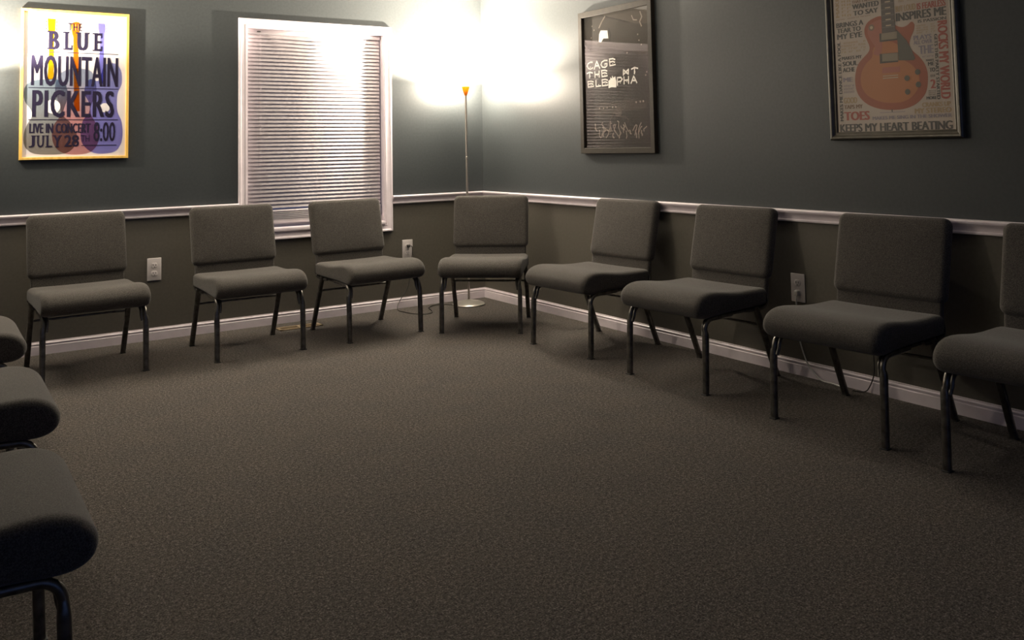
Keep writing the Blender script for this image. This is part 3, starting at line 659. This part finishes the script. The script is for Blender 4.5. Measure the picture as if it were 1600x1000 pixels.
for q in ((.4822, .3101), (.4277, .2855), (.4829, .2517), (.4273, .221)): disc(bm, q, .0135, -.0113, MI['guard'])
disc(bm, (.2531, .5457), .016, -.0113, MI['n']); disc(bm, (.2531, .5457), .008, -.0114, MI['pale']); rect_(bm, .341, .130, .346, .142, -.0113, MI['k'])
for k in range(13):
    z = .5366+k*.0287; rect_(bm, .3110, z, .3780-k*.0005, z+.0022, -.0111, MI['fret'])
    if k % 2 == 1 or k < 5: rect_(bm, .331, z+.006, .359, z+.0115, -.0112, MI['pale'])
K = .00070
TX = [('WANTED', 'k', .1503, .2995, .6610, 36), ('TO SAY', 'k', .1548, .2939, .6285, 34), ('THAT I ALWAYS', 'n', .1497, .2963, .6850, 20), ('BRINGS A', 'k', .0543, .2106, .5790, 36), ('TEAR TO', 'k', .0570, .1946, .5505, 33), ('MY EYE', 'k', .0568, .2013, .5205, 38),
 ('MAKES MY', 'k', .0791, .1932, .4100, 24), ('SOUL', 'k', .0816, .1695, .3815, 33), ('ACHE', 'k', .0816, .1512, .3510, 32), ('ME', 'm', .0812, .1376, .3015, 32), ('GOOD', 't', .0794, .1569, .1975, 42), ('TAPS MY', 'n', .0803, .1864, .1650, 28), ('TOES', 'r', .0787, .2229, .1190, 62),
 ('KEEPS MY HEART BEATING', 'k', .0514, .6388, .0600, 56), ('MAKES ME SING IN THE SHOWER', 'm', .2367, .6368, .1036, 24), ('MY STEREO', 't', .4578, .6369, .1290, 34), ('CRANKS UP', 't', .4959, .6347, .1560, 30),
 ('BUT LOUD', 't', .3839, .4876, .6180, 42), ('IS FEARLESS', 'r', .4937, .6329, .6154, 42), ('INSPIRES ME', 'k', .3847, .6349, .5780, 56), ('IS PASSION', 'k', .4954, .6328, .5450, 20),
 ('PLAYS', 'm', .4695, .5591, .4700, 30), ('ALL OVER', 'm', .4684, .5616, .4476, 26), ('THE', 'm', .4924, .5660, .4113, 56), ('MAKES', 'k', .5259, .5642, .3600, 14), ('ME', 'k', .5342, .5657, .3427, 24), ('TO', 'k', .5399, .5693, .3150, 28), ('2', 'r', .5419, .5680, .2500, 58), ('MORE', 'k', .5193, .5698, .1863, 20)]
for s, c, a0, a1, zc, hp in TX: add_text(bm, s, (a0, zc-hp*K/2, a1, zc+hp*K/2), -.0108, MI[c], .085 if hp > 26 else .06)
for s, c, d, r in (('MAKES ME DANCE LIKE A FOOL', 'k', 'up', (.0560, .0949, .0743, .4962)), ('ROCKS MY WORLD', 'r', 'dn', (.5900, .1776, .6354, .5351)), ('GETS THIS PARTY STARTED', 'k', 'dn', (.5710, .1772, .5863, .4775)), ('MAKES', 't', 'up', (.0560, .6182, .0761, .7400))): add_text(bm, s, r, -.0108, MI[c], .075, d)
def bars(c, a0, c0, a1, c1, rows, n):       # words too small to read in the photograph
    rh = (c1-c0)/rows
    for r in range(rows):
        cw = (a1-a0)/n
        for k in range(n):
            if n > 6 and random.random() < .14: continue
            x = a0+k*cw; z = c0+r*rh+rh*.18; h = rh*.64
            kind = random.randint(0, 3)
            rect_(bm, x+cw*.12, z, x+cw*.30, z+h, -.0108, MI[c])
            if kind != 1: rect_(bm, x+cw*.62, z, x+cw*.80, z+h, -.0108, MI[c])
            if kind in (0, 2): rect_(bm, x+cw*.12, z+h*.42, x+cw*.80, z+h*.60, -.0109, MI[c])
            if kind in (1, 3): rect_(bm, x+cw*.12, z+h*.82, x+cw*.80, z+h, -.0109, MI[c])
for a in (('t', .0785, .4330, .2177, .4930, 4, 10), ('m', .0822, .232, .144, .2781, 3, 5), ('t', .3861, .645, .4886, .662, 1, 7), ('t', .4856, .4860, .5800, .5300, 4, 8), ('m', .5075, .3720, .5652, .3842, 1, 5), ('k', .5428, .2766, .568, .2976, 1, 3), ('k', .5309, .1959, .5685, .222, 3, 4), ('n', .0566, .6035, .2522, .6110, 1, 24), ('t', .0872, .6182, .1177, .7400, 7, 1), ('t', .1193, .6139, .1477, .7400, 7, 1)): bars(*a)
sheet_link(bm, mats, P3)
